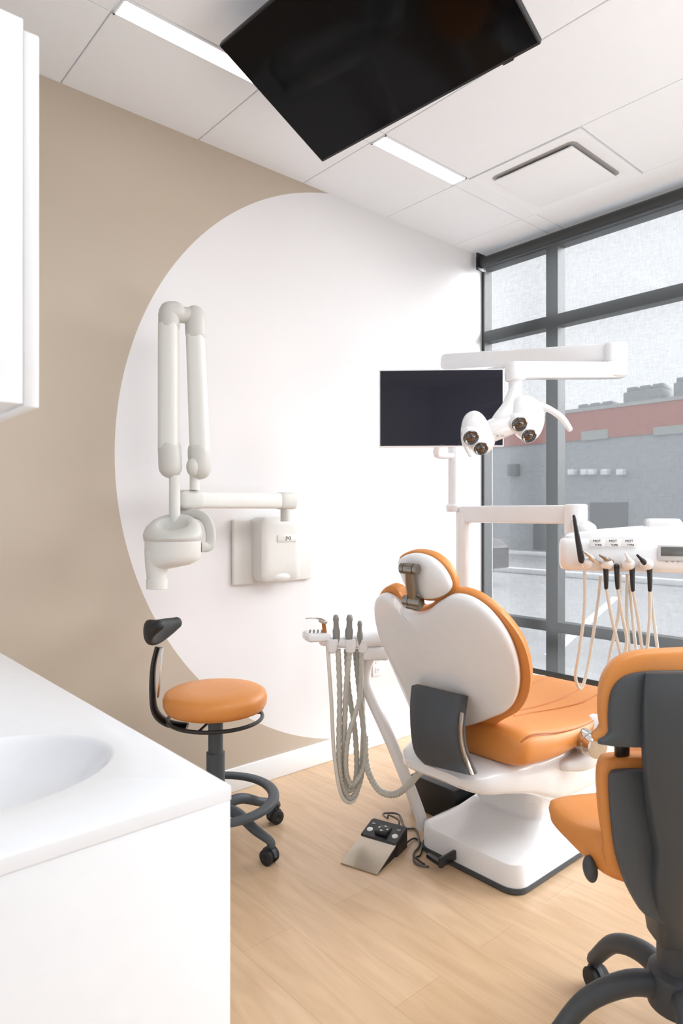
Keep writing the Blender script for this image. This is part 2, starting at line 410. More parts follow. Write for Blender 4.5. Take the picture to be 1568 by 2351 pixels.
# ------------------------------------------------------------------ television
dA = 2.55
A = P(740, 373, dA); Bq = P(1242, 102, .7475*dA); Cq = P(502, 105, .8687*dA); D = Bq+Cq-A
xd = (Bq-A).normalized(); yd = (Cq-A).normalized(); w_ = (Bq-A).length; h_ = (Cq-A).length
yd = (yd-xd*yd.dot(xd)).normalized(); nb = xd.cross(yd)
if nb.z < 0: nb = -nb
Rm = frame3(xd, yd, nb)
cen = (A+D)/2
t = thing('television', 'large black flat television hung tilted from the ceiling', 'television', cen)
bm = B(); box(bm, (0, 0, 0), (w_, h_, .022), .004, Rm, A); obj('frame', bm, M['black_m'], t)
bm = B(); box(bm, (.006, .010, -.0012), (w_-.006, h_-.006, .002), 0, Rm, A); obj('screen', bm, M['screen'], t)
bm = B(); box(bm, (.12, .08, .02), (w_-.12, h_-.12, .05), .01, Rm, A); obj('rear_housing', bm, M['black_m'], t)
bm = B(); box(bm, (w_*.86, -.006, .004), (w_*.9, .003, .016), .002, Rm, A); obj('sensor', bm, M['black'], t)
bm = B(); mc = A+xd*w_/2+yd*h_/2+nb*.05
tube(bm, [mc, V((mc.x, mc.y, ZC-.01))], .022, 16); box(bm, (mc.x-.09, mc.y-.09, ZC-.014), (mc.x+.09, mc.y+.09, ZC-.001), .003)
box(bm, (-.15, -.1, -.012), (.15, .1, .004), .003, Rm, mc); obj('ceiling_mount', bm, M['black_m'], t)

# ------------------------------------------------------------------ cabinets and worktop
xe, ye = .524, .842
t = thing('base_cabinet', 'white gloss base cabinet below the worktop with the sink', 'cabinet', (.2, 1.7, 0))
bm = B(); box(bm, (-.118, ye+.02, 0), (xe-.024, 2.64, .79), .002); obj('body', bm, M['lam'], t)
bm = B(); box(bm, (-.118, ye+.0008, 0), (xe-.0008, ye+.0195, .8776), .001); obj('side_panel', bm, M['white_gloss'], t)
for i in range(3):
    y0 = ye+.022+i*.6; y1 = min(y0+.594, 2.638)
    bm = B(); box(bm, (xe-.022, y0, .06), (xe-.003, y1, .874), .003); d_ = obj('door', bm, M['white_gloss'], t)
    bm = B(); box(bm, (xe-.004, y0+.2, .80), (xe+.006, y0+.39, .812), .003); obj('handle', bm, M['chrome'], d_)
t = thing('worktop', 'white worktop with a moulded oval sink basin in the left foreground', 'worktop', (.2, 1.7, .88))
ex, ey, ra, rb = .256, 1.135, .196, .157
X_0, X_1, Y_0, Y_1 = -.118, xe, ye, 2.65
angs = sorted([2*pi*k/96 for k in range(96)]+[math.atan2(y-ey, x-ex) % (2*pi) for x in (X_0, X_1) for y in (Y_0, Y_1)])
outer = []; inner = []
for a in angs:
    c, s = math.cos(a), math.sin(a); k = 1e9
    if c > 1e-9: k = min(k, (X_1-ex)/c)
    if c < -1e-9: k = min(k, (X_0-ex)/c)
    if s > 1e-9: k = min(k, (Y_1-ey)/s)
    if s < -1e-9: k = min(k, (Y_0-ey)/s)
    outer.append((ex+c*k, ey+s*k)); rr_ = 1/math.sqrt((c/ra)**2+(s/rb)**2); inner.append((c*rr_, s*rr_))
bm = B(); zt = .90
def inn(f, z): return [V((ex+x*f, ey+y*f, z)) for x, y in inner]
def out_(e, z): return [V((min(max(x, X_0+e), X_1-e), min(max(y, Y_0+e), Y_1-e), z)) for x, y in outer]
loft(bm, [out_(0, zt-.022), out_(0, zt-.004), out_(.001, zt-.001), out_(.004, zt), inn(1.04, zt), inn(1.02, zt-.0008), inn(1.0, zt-.003), inn(.97, zt-.009), inn(.92, zt-.021), inn(.84, zt-.037), inn(.72, zt-.053), inn(.5, zt-.066), inn(.25, zt-.072), inn(.06, zt-.074)], caps=False)
obj('top', bm, M['white_gloss'], t, sharp=60)
bm = B(); lathe(bm, [(.0, 0), (.022, 0), (.024, .003), (.01, .004), (0, .004)], (ex, ey, zt-.073)); obj('drain', bm, M['chrome'], t)
t = thing('wall_cabinet', 'white wall cabinet high on the left above the worktop', 'cabinet', (.06, 1.7, 1.425))
xf = .256
bm = B(); box(bm, (-.118, ye, 1.428), (xf-.0184, 2.64, 1.884), .0008); obj('body', bm, M['lam'], t)
for i in range(3):
    y0 = ye+i*.6; y1 = min(y0+.597, 2.64)
    bm = B(); box(bm, (xf-.018, y0, 1.425), (xf, y1, 1.872), .0018); obj('door', bm, M['white_gloss'], t)

# ------------------------------------------------------------------ x-ray unit
root = onY(627, 1265, YW)
t = thing('xray_unit', 'pale grey dental x-ray unit with folding arm on the white wall circle', 'x-ray unit', (root.x, YW, root.z-.2))
q0 = onY(535, 1345, YW-.02); q1 = onY(535, 1192, YW-.02); q2 = onY(716, 1265, YW-.02)
bm = B(); box(bm, (q0.x, YW-.022, q0.z), (q2.x, YW-.0005, q1.z), .009, seg=3); obj('wall_plate', bm, M['xray'], t)
q0 = onY(600, 1338, YW-.1); q1 = onY(600, 1187, YW-.1); q2 = onY(690, 1265, YW-.1)
bm = B()
rings = []
for yy, g_, bz in ((YW-.022, .0, 0), (YW-.07, .0, 0), (YW-.097, .003, .0), (YW-.105, .012, .0), (YW-.108, .04, .02)):
    rings.append([V((x, yy, z)) for x, z in rrect(q0.x+g_, q2.x-g_, q0.z+g_+bz, q1.z-g_, .03)])
loft(bm, rings); hs = obj('housing', bm, M['xray'], t, sharp=40)
c = onY(661, 1236, YW-.110)
bm = B(); box(bm, (c.x-.062, YW-.112, c.z-.017), (c.x+.05, YW-.106, c.z+.017), .004); bd = obj('badge', bm, M['xray'], t)
bm = B()
for sx in (-1, 1):
    pts = [(c.x+sx*x_, YW-.1125, c.z+z_) for x_, z_ in ((.001, -.002), (.005, .007), (.011, .008), (.013, .001), (.009, -.006), (.016, -.009))]
    tube(bm, pts, .0013, 6, sm=5)
obj('emblem', bm, M['black'], bd)
bm = B(); ell(bm, V(((q0.x+q2.x)/2, YW-.085, q0.z+.02)), V((.07, 0, 0)), V((0, .028, 0)), V((0, 0, .028))); obj('lower_bulge', bm, M['xray'], t)
pe = P(655, 1150, 3.05); pw = V((pe.x, pe.y, 0))
bm = B(); tube(bm, [pe, V((pe.x, pe.y, q1.z-.02))], .022, 20); obj('pivot', bm, M['xray_d'], t)
pl = P(437, 1147, 2.68)
bm = B(); tube(bm, [pe, pl], (.028, .035), 24, up=UP, e=4); obj('horizontal_arm', bm, M['xray'], t)
dv = (pl-pe).normalized()
for k in (0, 1):
    p0 = pe if k == 0 else pl; s = 1 if k == 0 else -1
    bm = B(); tube(bm, [p0-dv*s*.035, p0+dv*s*.03], (.031, .039), 24, up=UP, e=4, cap='round'); obj('arm_cap', bm, M['xray_d'], t)
bm = B(); tube(bm, [P(447, 1125, 2.66), P(447, 1080, 2.66)], .02, 20); obj('post', bm, M['xray'], t)
bm = B(); tube(bm, [P(459, 1075, 2.66), P(457, 1035, 2.66)], .045, 24, cap='round'); ell(bm, P(443, 1072, 2.63), RT*.026, FW*.03, UP*.038); obj('elbow_joint', bm, M['xray_d'], t)
bm = B(); tube(bm, [P(459, 1040, 2.66), P(448, 762, 2.66)], [.0395, .036], 24, e=2.6, up=FW); obj('upper_arm', bm, M['xray'], t)
bm = B(); tube(bm, [P(449, 768, 2.66), P(447, 725, 2.66)], .040, 24, cap='round'); tube(bm, [P(447, 725, 2.66), P(400, 722, 2.62)], .032, 20); obj('top_joint', bm, M['xray_d'], t)
bm = B(); tube(bm, [P(388, 747, 2.6), P(388, 722, 2.6)], .041, 24, cap='round'); tube(bm, [P(390, 716, 2.6), P(402, 716, 2.61)], .040, 20, cap='round'); obj('top_joint', bm, M['xray_d'], t)
bm = B(); tube(bm, [P(387, 745, 2.6), P(388, 1030, 2.6)], [.039, .041], 24, e=2.6, up=FW); obj('forearm', bm, M['xray'], t)
bm = B(); tube(bm, [P(389, 1028, 2.6), P(391, 1072, 2.6)], [.0445, .045], 24, cap='round'); obj('wrist_joint', bm, M['xray_d'], t)
bm = B(); tube(bm, [P(401, 1090, 2.6), P(401, 1200, 2.62)], .022, 20); obj('wrist_post', bm, M['xray'], t)
bm = B(); tube(bm, [P(398, 1180, 2.66), P(440, 1178, 2.66), P(470, 1190, 2.64), P(483, 1220, 2.62), P(481, 1252, 2.6), P(462, 1256, 2.58)], (.02, .009), 16, sm=6, up=FW, e=3); obj('yoke', bm, M['xray_d'], t)
hc = P(397, 1220, 2.56)
def oval(c, rx, ry, z, n=40, dx=0, tilt=0): return [V((c.x, c.y, z))+RT*(dx+rx*math.cos(2*pi*k/n))+FW*(ry*math.sin(2*pi*k/n))+UP*(tilt*math.sin(2*pi*k/n)) for k in range(n)]
zt_ = P(0, 1187, 2.56).z-.024
bm = B()
loft(bm, [oval(hc, .02, .014, zt_-.030, tilt=.006), oval(hc, .048, .034, zt_-.028, tilt=.016), oval(hc, .058, .043, zt_-.004, tilt=.024), oval(hc, .066, .05, zt_, tilt=.030), oval(hc, .088, .068, zt_-.002, tilt=.038), oval(hc, .105, .084, zt_-.016, tilt=.032), oval(hc, .113, .09, zt_-.040, tilt=.016), oval(hc, .111, .088, zt_-.062), oval(hc, .104, .08, zt_-.072)])
hd = obj('tube_head', bm, M['xray_d'], t, sharp=50)
bm = B(); loft(bm, [oval(hc, .107, .083, zt_-.060), oval(hc, .107, .083, zt_-.12), oval(hc, .102, .08, zt_-.142, dx=-.004), oval(hc, .085, .07, zt_-.158, dx=-.018), oval(hc, .05, .05, zt_-.172, dx=-.05)]); obj('head_body', bm, M['xray'], t, sharp=60)
nc = P(360, 1300, 2.54)
bm = B(); lathe(bm, [(.046, .06), (.043, 0), (.038, -.035), (.037, -.05), (.040, -.052), (.039, -.085), (.03, -.087)], nc); obj('nozzle', bm, M['xray'], t)

# ------------------------------------------------------------------ stool base
def stool_base(t, C, ang0, R, hz, rcol, zcol, m, thick=.021):
    bm = B(); lathe(bm, [(rcol+.02, hz-.06), (rcol+.025, hz-.02), (rcol+.018, hz+.02), (rcol, hz+.03), (rcol, hz+(zcol-hz)*.55), (rcol*.8, hz+(zcol-hz)*.56), (rcol*.8, zcol)], V((C.x, C.y, 0))); obj('column', bm, m, t)
    for k in range(5):
        a = math.radians(ang0+72*k); dr = RT*math.cos(a)+FW*math.sin(a)
        c0 = V((C.x, C.y, 0)); e_ = c0+dr*R
        bm = B(); tube(bm, [c0+UP*(hz-.02)+dr*.02, c0+dr*R*.4+UP*(hz-.01), c0+dr*R*.75+UP*(hz-.05), e_+UP*.085, e_+UP*.07+dr*.012],
                       [(thick, thick*1.2), (thick*1.0, thick), (thick*.9, thick*.85), (thick*.8, thick*.7), (thick*.7, thick*.6)], 14, sm=6, up=UP, cap='round'); obj('leg', bm, m, t)
        sd = dr.cross(UP); rw = .029
        bm = B(); lathe(bm, [(.009, 0), (.009, .04)], e_+UP*.045, seg=14)
        pr = [e_+UP*(rw+.001)+(dr*math.cos(q)+UP*math.sin(q))*(rw*1.12) for q in [pi*j/10 for j in range(11)]]
        prism(bm, [p-sd*.007 for p in pr], sd*.014); cs = obj('caster', bm, M['char'], t)
        for s in (-1, 1):
            bm = B(); lathe(bm, [(.006, -.009), (rw-.004, -.009), (rw, -.006), (rw, .006), (rw-.004, .009), (.012, .010), (.006, .006)], e_+UP*rw+sd*s*.017, sd, 24); obj('wheel', bm, M['black_m'], cs)

# left stool
C1 = L((495-CX)/F*2.62, 2.62, 0)
t = thing('dental_stool', 'round orange seat stool with small curved black backrest pad, near the beige wall', 'stool', C1)
stool_base(t, C1, -34, .275, .155, .036, .52, M['char_l'])
bm = B(); tube(bm, [C1+UP*.175+(RT*math.cos(2*pi*k/48)+FW*math.sin(2*pi*k/48))*.228 for k in range(48)], (.022, .012), 14, up=UP, closed=True, e=3); obj('foot_ring', bm, M['char_l'], t)
bm = B(); lathe(bm, [(.10, .525), (.17, .522), (.19, .53), (.200, .55), (.202, .572), (.195, .592), (.175, .603), (.10, .607), (.0, .608)], C1, seg=64); obj('seat', bm, M['orange'], t, sharp=60)
bm = B(); lathe(bm, [(.0, .495), (.05, .495), (.13, .51), (.17, .524), (.0, .524)], C1, seg=40); obj('seat_pan', bm, M['black'], t)
bm = B(); tube(bm, [C1+UP*.493+(RT*math.cos(2*pi*k/48)+FW*math.sin(2*pi*k/48))*.183 for k in range(48)], .0075, 10, closed=True)
for a in (20, 140, 260):
    a = math.radians(a); tube(bm, [C1+UP*.497, C1+UP*.493+(RT*math.cos(a)+FW*math.sin(a))*.183], .005, 8)
obj('lever_ring', bm, M['black'], t)
bm = B(); tube(bm, [P(430, 1668, 2.6), P(385, 1660, 2.6), P(357, 1635, 2.6), P(350, 1590, 2.6), P(352, 1530, 2.6), P(362, 1485, 2.61)], [(.012, .03), (.012, .032), (.012, .03), (.011, .026), (.010, .024), (.010, .02)], 14, sm=6, up=FW); obj('back_arm', bm, M['black'], t)
bm = B(); tube(bm, [P(372, 1486, 2.6), P(368, 1540, 2.6), P(362, 1600, 2.6)], (.005, .02), 10, sm=4, up=FW); obj('arm_trim', bm, M['chrome'], t)
bm = B(); pp = []; rr2 = []
for k, (px, py, d, hh) in enumerate(((364, 1436, 2.42, .020), (346, 1443, 2.46, .034), (344, 1451, 2.54, .046), (360, 1451, 2.62, .049), (385, 1440, 2.68, .038), (405, 1430, 2.72, .024))):
    pp.append(P(px, py, d)); rr2.append((.022, hh))
tube(bm, pp, rr2, 24, sm=6, up=UP, cap='round', e=2.2); obj('backrest', bm, M['black_m'], t, sharp=80)

# ------------------------------------------------------------------ right stool
C2 = L(.785, 1.55, 0)
t = thing('dental_stool', 'tall backed stool in orange upholstery with charcoal shell in the right foreground', 'stool', C2)
stool_base(t, C2, 36, .285, .215, .048, .46, M['char'], thick=.027)
def mir(pts, c): return pts+[(2*c-x, y) for x, y in reversed(pts) if abs(x-c) > 3]
n2 = -FW; cm = 1635
def pln(pts, d): return [P(x, y, d) for x, y in pts]
upo = mir([(1400, 1708), (1380, 1670), (1376, 1610), (1384, 1558), (1412, 1517), (1460, 1497), (1530, 1491), (1635, 1488)], cm)
bm = B(); pillow(bm, pln(upo, 1.40), n2, .018, .045, 4); obj('backrest', bm, M['orange'], t, sharp=60)
ups = mir([(1406, 1712), (1396, 1680), (1396, 1620), (1406, 1578), (1434, 1551), (1480, 1540), (1550, 1538), (1635, 1538)], cm)
bm = B(); pillow(bm, pln(ups, 1.385), n2, .014, .008, 9); obj('back_shell', bm, M['char_l'], t, sharp=50)
lo = mir([(1414, 2008), (1388, 1930), (1376, 1850), (1373, 1780), (1382, 1745), (1405, 1735), (1500, 1732), (1635, 1732)], cm)+[(1635, 2080)]
bm = B(); pillow(bm, pln(lo, 1.44), n2, .018, .05, 4); obj('lumbar_cushion', bm, M['orange'], t, sharp=60)
los = mir([(1500, 2112), (1445, 2050), (1412, 1960), (1400, 1870), (1396, 1800), (1402, 1770), (1440, 1764), (1500, 1764), (1635, 1764)], cm)+[(1635, 2130)]
bm = B(); pillow(bm, pln(los, 1.422), n2, .014, .008, 9); obj('lumbar_shell', bm, M['char_l'], t, sharp=50)
for x in (1428, 1842):
    bm = B(); tube(bm, [P(x, 1700, 1.42), P(x, 1750, 1.45)], (.016, .008), 12, up=FW, e=3); obj('connector', bm, M['black'], t)
bm = B()
spn = [(1545, .128, 1.364, .008), (1620, .132, 1.359, .012), (1740, .132, 1.364, .020), (1900, .118, 1.387, .03), (2020, .100, 1.415, .042), (2100, .078, 1.46, .05), (2150, .058, 1.52, .05)]
rings = []
for py, hw, d, th in catmull(spn, 5):
    px = cm-10 if py < 1950 else cm-10-(py-1950)*.34
    c = P(px, py, d)
    rings.append([c+RT*(math.copysign(abs(math.cos(a))**(2/5), math.cos(a))*hw)+FW*(math.copysign(abs(math.sin(a))**(2/5), math.sin(a))*th) for a in [2*pi*k/48 for k in range(48)]])
loft(bm, rings); obj('spine', bm, M['char'], t, sharp=60)
so = []
for x, y in [(-.11, -.12), (-.2, -.09), (-.235, -.02), (-.262, .08), (-.262, .13), (-.235, .165), (-.1, .20), (0, .21), (.1, .20), (.235, .165), (.262, .13), (.262, .08), (.235, -.02), (.2, -.09), (.11, -.12), (0, -.12)]:
    so.append(C2+RT*x+FW*y+UP*.548)
def wp(v):
    k = (v-C2).dot(FW)
    if v.z < .548: v.z = .548+(v.z-.548)*(1.0+max(0, .12-k)*5.5)
    else: v.z += max(0, .02-k)*.25
    return v
bm = B(); pillow(bm, so, UP, .032, .038, 4, warp=wp); obj('seat', bm, M['orange'], t, sharp=60)
bm = B(); lathe(bm, [(.05, .42), (.10, .44), (.14, .465), (.14, .48)], C2); obj('seat_pan', bm, M['char'], t)
bm = B(); tube(bm, [P(1440, 1965, 1.5), P(1385, 1978, 1.5), P(1355, 1985, 1.5)], .007, 10, sm=3); ell(bm, P(1355, 1995, 1.5), RT*.014+UP*.01, FW*.02, UP*.028-RT*.008); obj('lever', bm, M['char'], t)

# ------------------------------------------------------------------ dental chair
YC = 1.51
t = thing('dental_chair', 'orange upholstered dental patient chair with white back shell in the room centre', 'dental chair', (2.35, YC, 0))
def rr3(x0, x1, y0, y1, r, z, n=6): return [V((x, y, z)) for x, y in rrect(x0, x1, y0, y1, r, n)]
bx0, bx1, by0, by1 = 1.915, 3.0, 1.285, 1.745
bm = B(); loft(bm, [rr3(bx0+.006, bx1-.006, by0+.006, by1-.006, .06, 0), rr3(bx0, bx1, by0, by1, .06, .006), rr3(bx0, bx1, by0, by1, .06, .022)]); obj('base_plate', bm, M['char'], t)
bm = B(); loft(bm, [rr3(bx0+.004, bx1-.004, by0+.004, by1-.004, .06, .02), rr3(bx0+.004, bx1, by0+.004, by1-.004, .06, .088), rr3(bx0+.008, bx1, by0+.008, by1-.008, .055, .099), rr3(bx0+.020, bx1, by0+.020, by1-.020, .05, .105),
                    rr3(bx0+.12, bx1, by0+.035, by1-.035, .05, .114), rr3(bx0+.17, bx1-.05, by0+.05, by1-.05, .05, .13), rr3(bx0+.21, bx1-.05, by0+.08, by1-.08, .05, .16)]); obj('base', bm, M['white_plastic'], t, sharp=40)
bm = B(); loft(bm, [rr3(2.11, 2.80, 1.345, 1.675, .06, .14), rr3(2.145, 2.76, 1.365, 1.655, .06, .165), rr3(2.15, 2.72, 1.37, 1.65, .06, .22), rr3(2.11, 2.72, 1.34, 1.68, .06, .28)]); obj('pedestal', bm, M['white_plastic'], t, sharp=45)
bm = B(); box(bm, (2.17, 1.76, .0), (2.60, 2.01, .145), .008); obj('junction_box', bm, M['black'], t)
fd = (onZ(1060, 1958, .05)-onZ(1005, 1990, .05)).normalized()
bm = B(); box(bm, (0, 0, 0), (.1, .035, .014), .004, frame3(fd, UP, fd.cross(UP)), onZ(1005, 1992, .03)); tube(bm, [onZ(985, 1965, .03), onZ(1015, 1985, .045)], .012, 10); obj('foot_lever', bm, M['black'], t)
def sect(x, yc, hw, z0, z1, e=3, n=32):
    zc = (z0+z1)/2; hh = (z1-z0)/2
    return [V((x, yc+math.copysign(abs(math.cos(a))**(2/e), math.cos(a))*hw, zc+math.copysign(abs(math.sin(a))**(2/e), math.sin(a))*hh)) for a in [2*pi*k/n for k in range(n)]]
def seclist(rows, e=3, sm=5): return [sect(x, y, hw, a_, b_2, e) for x, y, hw, a_, b_2 in catmull(rows, sm)]
bm = B(); loft(bm, seclist([(1.74, YC, .12, .395, .425), (1.79, YC, .185, .365, .44), (1.90, YC, .225, .345, .455), (2.0, YC, .238, .315, .465), (2.12, YC, .245, .262, .475), (2.22, YC, .25, .235, .485), (2.5, YC, .25, .235, .50), (2.68, YC, .235, .31, .50), (2.78, YC, .20, .38, .47)], 5)); obj('seat_frame', bm, M['white_plastic'], t, sharp=50)
bm = B(); lathe(bm, [(.03, -.0), (.066, .0), (.076, .012), (.076, .06), (.03, .07)], (2.33, 1.185, .475), (0, 1, 0), 40)
tube(bm, [(2.16, 1.262, .40), (2.24, 1.235, .405), (2.33, 1.222, .44), (2.48, 1.22, .49), (2.7, 1.24, .51)], [(.03, .02), (.035, .035), (.035, .05), (.035, .040), (.03, .03)], 20, sm=6, up=UP, cap='round', e=3); obj('armrest_pivot', bm, M['white_plastic'], t, sharp=50)
bm = B(); lathe(bm, [(.02, -.052), (.036, -.05), (.040, -.045), (.040, -.012), (.044, -.010), (.044, .03), (.03, .035)], (2.20, 1.185, .488), (.45, 1, 0), 36); obj('pivot_knob', bm, M['chrome'], t)
# seat
YS = 1.492
rows = [(1.872, YS, .215, .485, .535), (1.885, YS, .25, .455, .562), (1.93, YS, .265, .445, .580), (2.06, YS, .278, .443, .562), (2.2, YS, .284, .458, .552), (2.34, YS, .288, .485, .557), (2.48, YS, .288, .503, .572), (2.6, YS, .285, .505, .574), (2.72, YS, .275, .46, .545), (2.84, YS, .26, .37, .46), (2.94, YS, .25, .27, .34), (3.0, YS, .24, .19, .24)]
bm = B(); loft(bm, seclist(rows, 4)); st = obj('seat', bm, M['orange'], t, sharp=60)
bm = B(); pts = []
for x, y, hw, a_, b_2 in catmull(rows[1:9], 4): pts.append((x, y-hw*.955, b_2-.016))
tube(bm, pts, .0028, 8); obj('piping', bm, M['orange_d'], st)
for s in (-.17, -.09, .10):
    bm = B(); tube(bm, [(x, YS+s*min(1, max(.55, (x-1.9)/.5)), b_2+.0005) for x, y, hw, a_, b_2 in catmull(rows[3:9], 4)], .0025, 8); obj('piping', bm, M['orange_d'], st)
# back
bn = V((-1, 0, -.5)).normalized(); p0 = V((1.86, YC, .6))
def bk(pts, off=0): return [onP(x, y, p0+bn*off, bn) for x, y in pts]
cush = [(868, 1386), (876, 1358), (896, 1344), (915, 1355), (932, 1382), (955, 1396), (985, 1390), (1011, 1369), (1041, 1354), (1082, 1359), (1126, 1385), (1169, 1428), (1202, 1480), (1217, 1540), (1214, 1590), (1193, 1630), (1150, 1655), (1090, 1690), (1000, 1690), (955, 1640), (925, 1570), (898, 1500), (876, 1440)]
bm = B(); pillow(bm, bk(cush, -.022), bn, .010, .055, 3.5, sm=5); obj('backrest_cushion', bm, M['orange'], t, sharp=60)
shell = [(864, 1400), (868, 1372), (882, 1362), (903, 1370), (927, 1396), (956, 1406), (988, 1397), (1014, 1377), (1044, 1364), (1080, 1371), (1118, 1396), (1154, 1438), (1180, 1488), (1193, 1545), (1189, 1594), (1170, 1626), (1135, 1643), (1080, 1662), (1000, 1672), (955, 1637), (923, 1570), (897, 1510), (873, 1450)]
bm = B(); pillow(bm, bk(shell, 0), bn, .03, .02, 4.5, sm=5, rings=(1, .992, .97, .93, .86, .75, .6, .4, .2)); obj('back_shell', bm, M['white_plastic'], t, sharp=60)
# headrest
hn = V((-1, 0, -.35)).normalized(); hp = V((1.62, YC, 1.1))
hk = lambda pts, off: [onP(x, y, hp+hn*off, hn) for x, y in pts]
bm = B(); pillow(bm, hk([(919, 1292), (922, 1275), (950, 1264), (988, 1269), (1018, 1288), (1038, 1313), (1048, 1342), (1042, 1364), (1010, 1378), (965, 1374), (935, 1344)], -.02), hn, .010, .04, 3.5, sm=5); obj('headrest_cushion', bm, M['orange'], t, sharp=60)
bm = B(); pillow(bm, hk([(919, 1300), (922, 1280), (950, 1270), (982, 1276), (1010, 1295), (1029, 1321), (1037, 1346), (1025, 1364), (996, 1373), (965, 1368), (935, 1340)], 0), hn, .028, .02, 3, sm=5); obj('headrest_shell', bm, M['white_plastic'], t, sharp=60)
def hb(px, py, off): return onP(px, py, hp+hn*off, hn)
bm = B()
ax0, ax1 = hb(921, 1304, .055), hb(960, 1308, .045); dx_ = (ax1-ax0); ln = dx_.length
lathe(bm, [(.012, 0), (.0175, .001), (.0175, ln*.22), (.0155, ln*.23), (.0155, ln*.27), (.0185, ln*.28), (.0185, ln*.75), (.0155, ln*.76), (.0155, ln*.8), (.0175, ln*.81), (.0175, ln-.001), (.012, ln)], ax0, dx_, 28)
ax0, ax1 = hb(928, 1377, .05), hb(968, 1384, .04); dx_ = (ax1-ax0); ln = dx_.length
lathe(bm, [(.012, 0), (.0175, .001), (.0175, ln*.3), (.0155, ln*.31), (.0155, ln*.36), (.0185, ln*.37), (.0185, ln-.001), (.012, ln)], ax0, dx_, 28)
tube(bm, [hb(940, 1312, .055), hb(943, 1345, .05), hb(947, 1374, .047)], [(.017, .008), (.0205, .009), (.018, .009)], 14, sm=4, up=hn, e=3); tube(bm, [hb(936, 1390, .04), hb(962, 1396, .04)], .011, 16)
obj('headrest_bracket', bm, M['bronze'], t)
# hinge cover
cn = V((-1, 0, .08)).normalized(); cp = V((1.735, YC, .55))
bm = B(); L_ = [(945, 1574), (941, 1620), (943, 1680), (952, 1728), (975, 1755)]; R_ = [(1062, 1602), (1056, 1650), (1055, 1690), (1064, 1735), (1083, 1781)]
rings = []
NL = 13
Lc = catmull(L_, 4); Rc = catmull(R_, 4)
for i, (l, r) in enumerate(zip(Lc, Rc)):
    v_ = i/(len(Lc)-1); row = []
    for k in range(NL):
        u = k/(NL-1); px = l[0]*(1-u)+r[0]*u; py = l[1]*(1-u)+r[1]*u
        bulge = .035*(1-(2*u-1)**4)*.6 + .03*math.sin(pi*min(1, v_*1.15))
        row.append(onP(px, py, cp+cn*bulge, cn))
    back = [q+V((.03, 0, 0)) for q in reversed(row)]
    rings.append(row+back)
loft(bm, rings); hc_ = obj('hinge_cover', bm, M['char'], t, sharp=50)
bm = B(); tube(bm, [rings[i][NL-1]+V((.008, 0, 0)) for i in range(3, len(rings))], (.012, .0035), 10, up=(0, 1, 0)); obj('cover_trim', bm, M['bronze'], hc_)

# ------------------------------------------------------------------ assistant instrument stand
hd_ = 2.60
b0 = P(850, 1500, hd_)
t = thing('instrument_holder', 'white suction holder on a slanted tube with grey hoses, left of the dental chair', 'instrument holder', (b0.x, b0.y, .05))
bm = B(); tube(bm, [V((1.985, 1.775, .05)), V((1.965, 1.775, .12)), P(905, 1720, 2.6), P(848, 1590, 2.62), P(838, 1545, 2.62), P(850, 1500, 2.60)], .0235, 18, sm=8); obj('support_tube', bm, M['white_plastic'], t)
bm = B(); box(bm, (-.055, -.05, -.03), (.05, .05, .025), .012, frame3(RT, FW, UP), P(862, 1494, 2.61), seg=3); obj('joint_block', bm, M['white_plastic'], t)
bm = B(); tube(bm, [P(742, 1468, 2.6), P(800, 1472, 2.6), P(875, 1464, 2.6)], [(.055, .02), (.05, .024), (.05, .03)], 20, sm=5, up=UP, e=3, cap='round'); obj('holder_bar', bm, M['white_plastic'], t)
bm = B(); tube(bm, [P(707, 1461, 2.56), P(745, 1459, 2.58)], (.055, .018), 20, up=UP, e=3.5, cap='round'); kp = obj('keypad', bm, M['white_plastic'], t)
for i in range(4):
    for j in range(3):
        bm = B(); c = P(712+i*9, 1459, 2.56)+FW*(-.03+j*.022)+UP*.0175; lathe(bm, [(.004, -.001), (.004, .002), (.002, .0025)], c, seg=10); obj('button', bm, M['grey_rub'], kp)
for px, d in ((757, 2.55), (800, 2.56), (828, 2.57)):
    bm = B(); lathe(bm, [(.012, -.035), (.018, -.03), (.024, .0), (.025, .018), (.017, .02), (.015, .0)], P(px+5, 1478, d)); obj('holder_cup', bm, M['white_plastic'], t)
for px, py, tx, r_, h2 in ((773, 1470, 771, .011, 1412), (800, 1470, 803, .012, 1412), (827, 1470, 826, .009, 1426)):
    bm = B(); p_ = P(px, py+14, 2.56); q_ = P(tx, h2, 2.54); ax = (q_-p_); ln = ax.length
    lathe(bm, [(r_*.8, 0), (r_, ln*.1), (r_*1.25, ln*.35), (r_*1.3, ln*.5), (r_*.95, ln*.62), (r_*.9, ln*.8), (r_*1.1, ln*.86), (r_*.85, ln*.97), (r_*.6, ln)], p_, ax, 20); obj('suction_handpiece', bm, M['grey_rub'], t)
bm = B(); tube(bm, [P(748, 1470, 2.56), P(742, 1425, 2.54)], [.009, .007], 14, cap='round'); sy = obj('syringe', bm, M['orange_d'], t)
bm = B(); tube(bm, [P(742, 1424, 2.54), P(725, 1419, 2.53), P(701, 1420, 2.52)], [.005, .003, .002], 10, sm=4); tube(bm, [P(736, 1425, 2.54), P(747, 1428, 2.53)], .008, 10, cap='round'); obj('nozzle', bm, M['chrome'], sy)
def hose(t, pts, r, m, corr=True, name='hose'):
    q = catmull([tuple(p) for p in pts], 26 if corr else 10)
    rs = [(r*(1.07 if (i % 4) < 2 else .9)) for i in range(len(q))] if corr else r
    bm = B(); tube(bm, q, rs, 10); return obj(name, bm, m, t, sharp=80)
